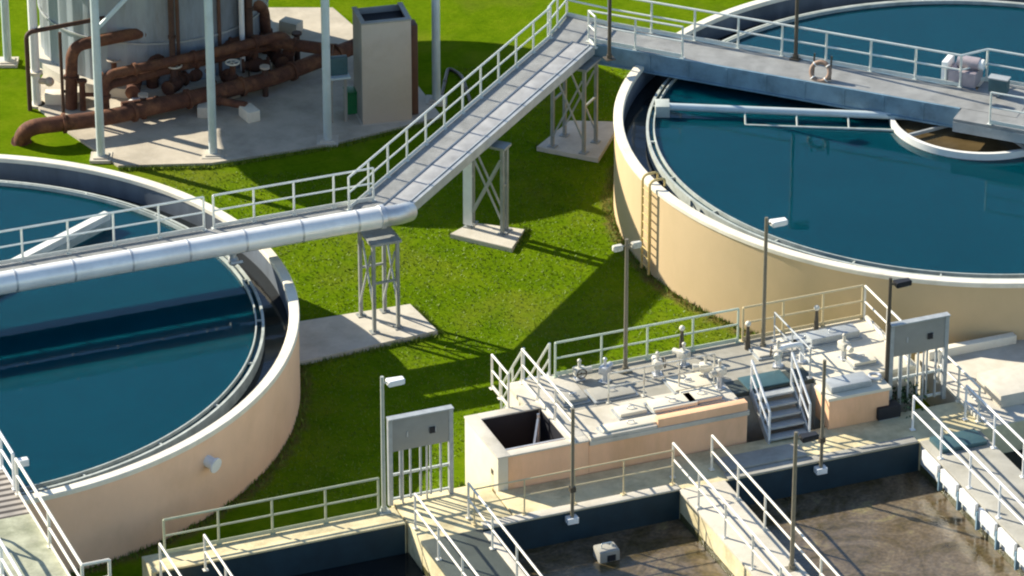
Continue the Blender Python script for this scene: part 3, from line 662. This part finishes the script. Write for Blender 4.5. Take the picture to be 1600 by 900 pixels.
for px, py, lb in ((1275, 520, 'dark bollard with white ball top near the tan railing'), (1168, 545, 'dark bollard with white ball top left of the brown lamp post'), (1065, 552, 'dark bollard with white ball top in front of the green railing')):
    t = thing('bollard', lb, 'bollard', at(px, py, 2.1), 0, 'ball topped bollards on the platform')
    obj('post', MB().sweep([(0, 0, 0), (0, 0, .75)], .05, 10, rr=[.09, .045]), 'dark_metal', t); obj('ball_cap', MB().ball((0, 0, .8), .085), 'cream', t)
gsolo('floor_cover', 2.3, 3.6, 11.3, 12.05, 2.093, 2.14, 'teal', 'dark teal floor cover at the top of the short steps', 'floor cover')
fr = thing('pipe_stand', 'white pipe stand with curved top on the platform behind the short steps', 'pipe', at(1232, 570, 2.1), ANG)
obj('pipe', MB().sweep(fillet([(-.3, 0, 0), (-.3, 0, .6), (.4, 0, .6), (.4, 0, 0)], .2), .07, 12), 'white', fr); obj('flange', MB().cyl((-.3, 0), .13, 0, .05, 14), 'galv', fr); obj('flange', MB().cyl((.4, 0), .13, 0, .05, 14), 'galv', fr)

# panel racks
def rack(label, u0, u1, v, h=2.65):
    t = thing('panel_rack', label, 'panel rack', G((u0+u1)/2, v, ZF), ANG, 'panel racks at the walkway ends')
    w = u1-u0
    for x in (-w/2, w/2): obj('upright', MB().box(x-.06, x+.06, -.06, .06, 0, h), 'grey_steel', t)
    obj('board', MB().box(-w/2+.06, w/2-.06, -.05, .03, h-1.0, h-.04, .01), 'cab_grey', t)
    for x in (-w/6-.1, w/6+.12): obj('handle', MB().box(x-.015, x+.015, -.085, -.05, h-.6, h-.45), 'galv', t)
    for x in (-w*.3, w*.1): obj('conduit', MB().cyl((x, -.02), .03, 0, h-1.0, 8), 'galv', t)
    obj('canopy', MB().box(-w/2-.06, w/2+.06, -.12, .1, h, h+.035), 'grey_steel', t)
    for k in range(5):
        x = -w/2+w*(k+1)/6; obj('bar', MB().box(x-.025, x+.025, -.03, .03, .1, h-1.0), 'grey_steel', t)
    for z in (.1, .85): obj('cross_rail', MB().box(-w/2+.06, w/2-.06, .035, .08, z, z+.07), 'rail', t)
    obj('switch', MB().box(.25, .4, -.1, -.05, h-.62, h-.45), 'black', t)
    return t
rack('grey panel rack at the end of the grating walkway, before the shaded lawn', -8.6, -6.85, 12.72)
rack('grey panel rack before the tan clarifier, beside the dark lamp post', 6.3, 8.0, 12.8)

# right hand slab and small things
gsolo('concrete_slab', 8.4, 18, 10.2, 14.82, -.3, ZF+.03, 'concrete', 'wide pale concrete slab at the right edge behind the last walkway', 'concrete slab')
gsolo('kerb_beam', 8.6, 11.4, 10.45, 10.7, ZF+.03, ZF+.3, 'cream', 'bright cream kerb beam at the back of the pale slab', 'kerb')
gsolo('step_block', 9.2, 13.5, 12.5, 14.0, ZF+.032, ZF+.42, 'concrete', 'low pale concrete block lying on the wide slab at right', 'concrete block')
cbn = thing('junction_box', 'black junction box at the foot of the dark lamp post', 'box', at(1385, 652, ZF), ANG)
obj('case', MB().box(-.35, .35, -.2, .2, .05, .42, .03), 'black', cbn); obj('foot', MB().box(-.3, .3, -.15, .15, 0, .05), 'grey_steel', cbn)
def weed(label, px, py, z, s, n, lm):
    t = thing('shrub', label, 'shrub', at(px, py, z), random.random()*6, 'weeds growing on the basin wall')
    mb = MB()
    for k in range(n):
        c = Vector((random.gauss(0, .35), random.gauss(0, .28), abs(random.gauss(.22, .16))))*s
        d = Vector((random.gauss(0, 1), random.gauss(0, 1), random.gauss(.3, .6))).normalized()*(.07+.06*random.random())*math.sqrt(s)
        e = d.cross(Vector((random.gauss(0, 1), random.gauss(0, 1), random.gauss(0, 1)))).normalized()*d.length*.45
        mb.bm.faces.new([mb.bm.verts.new(c-e*.2), mb.bm.verts.new(c+d*.5-e), mb.bm.verts.new(c+d), mb.bm.verts.new(c+d*.5+e)])
    obj('foliage', mb, lm, t)
    st = MB()
    for k in range(5): st.tube((0, 0, -.02), (random.gauss(0, .2)*s, random.gauss(0, .2)*s, .3*s), .012, 5)
    obj('stem', st, 'bark', t)
weed('dark green shrub under the right panel rack', 1408, 628, ZF, 1.0, 420, 'leaf_dark')

gb = MB(); rg = random.Random(3)
pads_px = [(G(-5.4, 1.1), 2.5), (Vector((-.75, 3.4, 0)), 1.2), (Vector((2.3, 10.2, 0)), 1.6)]
def blade(x, y, hgt):
    a = rg.random()*6.283; w = .012+.014*rg.random(); lx, ly = rg.gauss(0, .03), rg.gauss(0, .03)
    v = gb.bm.verts.new
    gb.bm.faces.new((v((x-math.cos(a)*w, y-math.sin(a)*w, 0)), v((x+math.cos(a)*w, y+math.sin(a)*w, 0)), v((x+lx, y+ly, hgt))))
cnt = 0
while cnt < 34000:
    x, y = rg.uniform(-11, 8), rg.uniform(-13, 16)
    p = Vector((x, y, 0)); u, v_ = p.dot(AX), p.dot(BX)
    if (p-LC).length < RT+.02 or (p-RC).length < RT+.02 or v_ > 12.8 or (v_ > 9.1 and u > -5.7): continue
    if u < -3.1 and u > -7.7 and -.15 < v_ < 2.4: continue
    if y > 8 and x < -2: continue
    blade(x, y, .02+.04*rg.random()*(1.6 if rg.random() < .1 else 1)); cnt += 1
for c, rad in ((LC, RT), (RC, RT)):
    for k in range(5000):
        a = rg.random()*6.283; q = rad+abs(rg.gauss(0, .12))+.01; x, y = c.x+q*math.cos(a), c.y+q*math.sin(a)
        if -12 < x < 8 and Vector((x, y, 0)).dot(BX) < 12.8: blade(x, y, .06+.12*rg.random())
for a_, b_ in ((at(703, 365), at(800, 388)), (at(800, 388), at(820, 358)), (at(838, 229), at(935, 248)), (G(-7.6, 2.4), G(-3.15, 2.05)), (G(-3.13, 2.0), G(-3.28, .1)), (G(-5.7, 10.6), G(-5.7, 12.5)), (G(-8.6, 12.45), G(-5.9, 12.45)), (G(-15.6, 12.8), G(-8.6, 12.8)), (at(185, 265), at(330, 262)), (at(330, 262), at(520, 231)), (at(520, 231), at(690, 188))):
    for k in range(450):
        p = a_.lerp(b_, rg.random()); n_ = (b_-a_).normalized().cross(Vector((0, 0, 1)))*abs(rg.gauss(0, .07))
        blade(p.x+n_.x, p.y+n_.y, .06+.12*rg.random())
struct('grass', gb, 'blade', kind='stuff')

# ------------------------------------------------------------------ lower left: catwalk and clutter
cw = gthing('catwalk', 'elevated catwalk with white rails descending past the pinkish clarifier, lower left corner', 'catwalk')
ZC = 2.9
gbox('deck', -21.2, -18.6, 12.6, 17.4, ZC-.06, ZC, 'mossy', cw, 0)
gbox('tread_panel', -21.2, -18.6, 8.8, 12.595, ZC-.06, ZC-.004, 'treads', cw, 0)
for u in (-21.15, -18.64): gbox('girder', u-.05, u+.05, 8.8, 17.4, ZC-.32, ZC-.065, 'rail_warm', cw, 0)
railing(cw, [(-18.62, -8.8, ZC), (-18.62, -11.2, ZC)], m='white', as_part=True, gap=1.2, r=.045)
railing(cw, [(-18.62, -11.5, ZC), (-18.62, -17.4, ZC), (-17.9, -17.4, ZC)], m='rail_warm', as_part=True, gap=2.6, r=.045)
railing(cw, [(-20.6, -12.4, ZC), (-20.2, -13.6, ZC), (-20.2, -17.4, ZC)], m='white', as_part=True, gap=1.6, r=.045)
for v in (11.8, 16.8):
    for u in (-21.1, -18.7): gbox('leg', u-.06, u+.06, v-.06, v+.06, 0, ZC-.33, 'galv', cw, 0)
obj('junction_lamp', MB().box(-18.55, -18.25, -11.45, -11.25, ZC+.75, ZC+.95, .03), 'white', cw)
struct('pavement', MB().prism(cc([G(-24, 9.5), G(-24, 12.4), G(-16.5, 12.4), G(-17.0, 11.6)]), -.05, .03), 'slab')

# ------------------------------------------------------------------ upper left: canopy, storage tank, rusty pipes
struct('pavement', MB().prism(cc([at(105, 208), at(185, 262), at(330, 258), at(520, 228), at(690, 185), at(640, 120), at(520, 15), at(420, 15), at(100, 60), at(62, 130), at(60, 172)]), -.05, .08), 'slab')
cn = thing('canopy', 'tall round canopy on pale blue columns over the rusty pipework', 'canopy', (0, 0, 0))
cols = [(158, 245), (333, 241), (512, 219), (682, 156), (12, 96)]
CC = Vector((-11.2, 16.4, 0)); ZK = 5.65
for px, py in cols:
    p = at(px, py, .08); 
    c_ = obj('column', MB().sweep([(p.x, p.y, .1), (p.x, p.y, ZK+.1)], .135, 16), 'col_blue', cn)
    obj('base_plate', MB().box(p.x-.24, p.x+.24, p.y-.24, p.y+.24, .08, .14, .01).box(p.x-.34, p.x+.34, p.y-.34, p.y+.34, .0, .10), 'concrete', c_)
    d = (CC-Vector((p.x, p.y, 0))).normalized()
    obj('roof_beam', MB().bar((p.x-d.x*.2, p.y-d.y*.2, ZK+.13), (p.x+d.x*3.5, p.y+d.y*3.5, ZK+.13), .18, .24), 'col_blue', cn)
p = at(158, 245, 0)
obj('knee_brace', MB().bar((p.x+.05, p.y, 4.45), (p.x+1.3, p.y+.35, 5.7), .11, .11), 'col_blue', cn)
obj('roof', MB().lathe([(0.01, ZK+.26), (6.9, ZK+.26), (7.0, ZK+.3), (7.0, ZK+.5), (6.8, ZK+.55), (0.01, ZK+.75)], 72, (CC.x, CC.y), close=False), 'slab', cn)

st = thing('storage_tank', 'corrugated grey storage tank behind the rusty pipework', 'tank', at(243, 78, 0))
def rib(k): return .05 if k % 8 in (0, 1) else (.0 if k % 8 in (4, 5) else .025)
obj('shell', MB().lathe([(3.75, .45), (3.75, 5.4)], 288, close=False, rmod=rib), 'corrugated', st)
obj('base_ring', MB().lathe([(4.1, .05), (4.1, .42), (3.7, .45), (3.7, .05)], 72), 'concrete', st)
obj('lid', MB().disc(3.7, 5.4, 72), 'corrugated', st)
for z in (1.9, 3.6): obj('hoop', MB().lathe([(3.8, z), (3.84, z), (3.84, z+.06), (3.8, z+.06)], 96), 'grey_steel', st)
for a in (R(-74), R(-52), R(-38)): obj('panel_seam', MB().cyl((3.83*math.cos(a), 3.83*math.sin(a)), .06, .4, 5.3, 8), 'cab_brown', st)
for a, m in ((R(-40), 'white'), (R(-36), 'rust')): obj('down_pipe', MB().cyl((4.0*math.cos(a), 4.0*math.sin(a)), .09, .1, 5.3, 12), m, st)
p = at(58, 165, 0)
sp = thing('standpipe', 'bright white standpipe at the left side of the corrugated tank', 'pipe', p)
obj('pipe', MB().cyl((0, 0), .15, 0, 5.2, 16), 'white', sp); obj('flange', MB().cyl((0, 0), .24, 1.15, 1.25, 16), 'cream', sp); obj('flange', MB().cyl((0, 0), .26, 0, .08, 16), 'cream', sp)
obj('branch', MB().tube((0, 0, .9), (.45, -.1, .9), .1, 12).ball((.45, -.1, .9), .16), 'cab', sp)

def pipe_thing(name, label, cat, pts, r, m, rad=.5, group=None, collars=0):
    t = thing(name, label, cat, (0, 0, 0), 0, group); f = fillet(pts, rad, 8)
    obj('pipe', MB().sweep(f, r, 18), m, t)
    P = [Vector(p) for p in pts]
    for a, b in zip(P, P[1:]):
        n = max(1, int((b-a).length/1.5))
        if (b-a).length > 1.2:
            for k in range(n):
                c = a.lerp(b, (k+.5)/n); d = (b-a).normalized(); obj('flange', MB().sweep([c-d*.05, c+d*.05], r*1.28, 18), m, t)
    return t
Z = .62
pipe_thing('rusty_pipe', 'thick rusty pipe bending into the grass behind the pinkish clarifier', 'pipe', [at(32, 245, -.6), at(35, 200, Z), at(165, 185, Z), at(420, 125, Z), at(560, 70, Z)], .26, 'rust', 1.0, 'rusty pipes')
pipe_thing('rusty_pipe', 'rusty pipe on the near side of the pipework at mid height, above the thick one', 'pipe', [at(165, 175, .2), at(162, 135, 1.15), at(265, 108, 1.15), at(430, 70, 1.15), at(440, 100, .1)], .15, 'rust', .4, 'rusty pipes')
pipe_thing('rusty_pipe', 'rusty upper pipe running to the right toward the tan cabinet', 'pipe', [at(240, 150, .1), at(235, 90, 1.4), at(400, 62, 1.4), at(520, 78, 1.2)], .2, 'rust', .4, 'rusty pipes')
pipe_thing('rusty_pipe', 'short rusty cross pipe low on the slab between the valves', 'pipe', [at(190, 165, .45), at(300, 150, .45), at(385, 165, .45)], .13, 'rust', .3, 'rusty pipes')
pipe_thing('rusty_pipe', 'high rusty header pipe running before the corrugated tank', 'pipe', [(-14.3, 12.6, .1), (-14.2, 12.7, 2.25), (-11.2, 14.2, 2.25), (-8.2, 16.2, 2.25), (-8.1, 16.3, .1)], .2, 'rust', .5, 'rusty pipes')
pipe_thing('rusty_pipe', 'second rusty header pipe lower behind the middle column', 'pipe', [(-13.2, 11.9, .1), (-13.1, 11.95, 1.55), (-9.4, 13.9, 1.55), (-7.4, 15.2, 1.55), (-7.3, 15.3, .1)], .17, 'rust', .4, 'rusty pipes')
pipe_thing('rusty_pipe', 'rusty upright riser in front of the corrugated tank, left of the middle column', 'pipe', [(-11.0, 13.2, .1), (-11.0, 13.2, 4.6), (-11.0, 13.9, 4.6)], .1, 'rust_dark', .3, 'rusty pipes')
pipe_thing('rusty_pipe', 'rusty upright riser near the right side of the corrugated tank', 'pipe', [(-8.6, 15.0, .1), (-8.6, 15.0, 5.0), (-8.9, 15.8, 5.0)], .13, 'rust_dark', .3, 'rusty pipes')
for i, (px, py, lb) in enumerate([(180, 145, 'rusty valve at the foot of the left header, behind the left front column'), (290, 112, 'rusty valve under the high header pipe'), (365, 150, 'rusty valve in front of the thick pipe right of the middle column'), (250, 120, 'rusty valve on the upper pipe beside the corrugated tank'), (305, 140, 'rusty valve low between the two front columns'), (210, 160, 'rusty valve next to the left front column'), (345, 120, 'rusty valve just right of the middle front column'), (400, 125, 'rusty valve with pale wheel at the right end of the pipework'), (275, 155, 'rusty valve on the short cross pipe'), (435, 115, 'rusty valve nearest the tan cabinet')]):
    t = thing('valve', lb, 'valve', at(px, py, .08), R(20+50*i), 'rusty valves on the pipework')
    obj('body', MB().ball((0, 0, .55), .26, 1.2, .9, 1).tube((-.42, 0, .55), (.42, 0, .55), .15, 14).tube((-.46, 0, .55), (-.38, 0, .55), .25, 14).tube((.38, 0, .55), (.46, 0, .55), .25, 14), 'rust', t)
    obj('bonnet', MB().cyl((0, 0), .1, .75, 1.15, 12), 'rust', t)
    obj('handwheel', MB().torus((0, 0, 1.2), .22, .03, 20, 8).bar((-.2, 0, 1.2), (.2, 0, 1.2), .03, .03).bar((0, -.2, 1.2), (0, .2, 1.2), .03, .03), ('cab', 'rust', 'cream')[i % 3], t)
    obj('pedestal', MB().box(-.2, .2, -.15, .15, 0, .32, .02), 'slab', t)
p0, p1, p2, p3 = at(47, 172, 0), at(100, 190, 0), at(160, 150, 0), at(285, 120, 0)
pfm = thing('pipe_loop', 'dark brown thin pipe loop standing left of the corrugated tank', 'pipe', (0, 0, 0))
obj('loop', MB().sweep(fillet([p0, p0+Vector((0, 0, 2.75)), p2+Vector((0, 0, 2.75)), p3+Vector((0, 0, 2.6))], .25), .075, 12), 'rust_dark', pfm)
obj('upright', MB().cyl((p1.x, p1.y), .055, 0, 3.15, 10), 'rust_dark', pfm)
obj('upright', MB().cyl((p3.x, p3.y), .06, 0, 2.62, 10), 'rust_dark', pfm)

# small rubble-like saddles and boxes on the slab
for i, (px, py, m, lb) in enumerate([(88, 160, 'cream', 'pale concrete block beside the white standpipe'), (115, 158, 'cream', 'pale concrete block under the dark pipe loop'), (215, 172, 'white', 'white pipe saddle in front of the left column'), (320, 178, 'concrete', 'pale block left of the middle column'), (390, 185, 'cream', 'pale block on the slab right of the middle column'), (455, 48, 'concrete', 'pale slab block far behind the pipework')]):
    o = obj('concrete_block', MB().box(-.35, .35, -.22, .22, 0, .38, .03), m); solo(o, lb, 'block', 'blocks on the slab', at(px, py, .08), R(30*i))

for i, (px, py, hh, m, lb) in enumerate([(130, 172, 1.0, 'rust', 'rusty capped stub pipe left of the left front column'), (225, 185, .8, 'rust', 'rusty capped stub pipe right of the left front column'), (330, 165, 1.2, 'rust', 'tall rusty capped stub pipe beside the middle column'), (415, 150, 1.0, 'rust_dark', 'dark capped stub pipe at the right end of the thick pipe'), (465, 110, 1.3, 'rust_dark', 'dark capped stub pipe left of the right front column'), (300, 100, 1.6, 'galv', 'grey capped stub pipe against the corrugated tank')]):
    t = thing('stub_pipe', lb, 'pipe', at(px, py, .08), R(37*i), 'capped stub pipes on the slab')
    obj('pipe', MB().cyl((0, 0), .1, 0, hh, 12), m, t); obj('cap', MB().cyl((0, 0), .17, hh, hh+.07, 12), 'cab' if i % 2 else m, t); obj('branch', MB().tube((0, 0, hh*.55), (.42, 0, hh*.55), .07, 10), m, t)
# tan cabinet
p = at(605, 192, .05)
cbt = thing('equipment_cabinet', 'tall tan cabinet with brown side panel and dark open top', 'cabinet', p, R(14))
w, d, h = 1.62, 1.3, 3.55
obj('front_panel', MB().box(-w/2, w/2, -.06, 0, 0.05, h, .012), 'cab', cbt)
obj('side_panel', MB().box(-w/2, -w/2+.06, .002, d, .05, h, .01), 'cab_grey', cbt)
obj('side_panel', MB().box(w/2-.06, w/2, .002, d, .05, h, .01), 'cab_brown', cbt, label='dark brown right side panel')
obj('back_panel', MB().box(-w/2+.062, w/2-.062, d-.06, d, .05, h, .01), 'cab_grey', cbt)
obj('top_frame', MB().box(-w/2-.02, w/2+.02, -.08, .1, h, h+.06, .01).box(-w/2-.02, -w/2+.14, .102, d, h, h+.06).box(w/2-.14, w/2+.02, .102, d, h, h+.06), 'cab_grey', cbt)
obj('fan_opening', MB().box(-w/2+.07, w/2-.07, .01, d-.07, h-.25, h-.2), 'black', cbt)
obj('plinth', MB().box(-w/2-.05, w/2+.05, -.1, d+.03, -.05, .048), 'concrete', cbt)
obj('brown_duct', MB().box(w/2+.03, w/2+.3, .3, .8, .05, 3.2, .02), 'cab_brown', cbt)
t = thing('electrical_cabinet', 'teal electrical cabinet on posts left of the tan cabinet', 'cabinet', at(532, 190, .08), R(14))
obj('case', MB().box(-.35, .25, -.12, .12, 1.7, 2.3, .02), 'teal', t); obj('shelf', MB().box(-.4, .3, -.3, .12, 1.62, 1.68), 'col_blue', t)
for x in (-.3, .18): obj('leg', MB().box(x-.05, x+.05, -.04, .04, 0, 1.62), 'cab_grey', t)
t = thing('waste_bin', 'small green bin between the teal electrical cabinet and the tan cabinet', 'bin', at(550, 175, .08), R(10))
obj('body', MB().prism([(-.2, -.2), (.2, -.2), (.24, .24), (-.24, .24)], 0, .75, .03), 'green', t); obj('lid', MB().box(-.25, .25, -.25, .27, .752, .8, .015), 'green', t)
pipe_thing('drain_hose', 'dark hose loop in the grass right of the tan cabinet', 'hose', [at(690, 150, .06), at(700, 105, .06), at(722, 118, .06), at(735, 160, .06)], .06, 'dark_metal', .8)

# ------------------------------------------------------------------ light
world = bpy.data.worlds.new('World'); scene.world = world; world.use_nodes = True
nt = world.node_tree; bg = nt.nodes['Background']
sky = nt.nodes.new('ShaderNodeTexSky'); sky.sky_type = 'NISHITA'; sky.sun_disc = False
EL_ = R(30); sky.sun_elevation = EL_; sky.sun_rotation = math.atan2(-.862, .508)
sky.altitude = 50; sky.air_density = 1.0; sky.dust_density = .15; sky.ozone_density = 2.0
nt.links.new(sky.outputs[0], bg.inputs[0]); bg.inputs[1].default_value = .10
sun = bpy.data.lights.new('sun', 'SUN'); sun.energy = 5.0; sun.angle = R(.5); sun.color = (1, .92, .76)
so = bpy.data.objects.new('sun', sun); C.objects.link(so)
dirv = Vector((.862*math.cos(EL_), -.508*math.cos(EL_), -math.sin(EL_)))
so.rotation_euler = dirv.to_track_quat('-Z', 'Y').to_euler(); so.location = (-40, 25, 40)

# ------------------------------------------------------------------ camera
cam = bpy.data.cameras.new('camera'); co = bpy.data.objects.new('camera', cam); C.objects.link(co)
co.location = (0, -D0*math.cos(TH), D0*math.sin(TH)); co.rotation_euler = (math.pi/2-TH, 0, 0)
cam.sensor_width = 36; cam.lens = 52*D0/1600*36; cam.clip_end = 2000; cam.clip_start = 1
scene.camera = co
scene.view_settings.view_transform = 'Standard'; scene.view_settings.look = 'None'; scene.view_settings.exposure = 1.0; scene.view_settings.gamma = 1
scene.cycles.filter_width = 2.1
scene.render.resolution_x = 1024; scene.render.resolution_y = 576
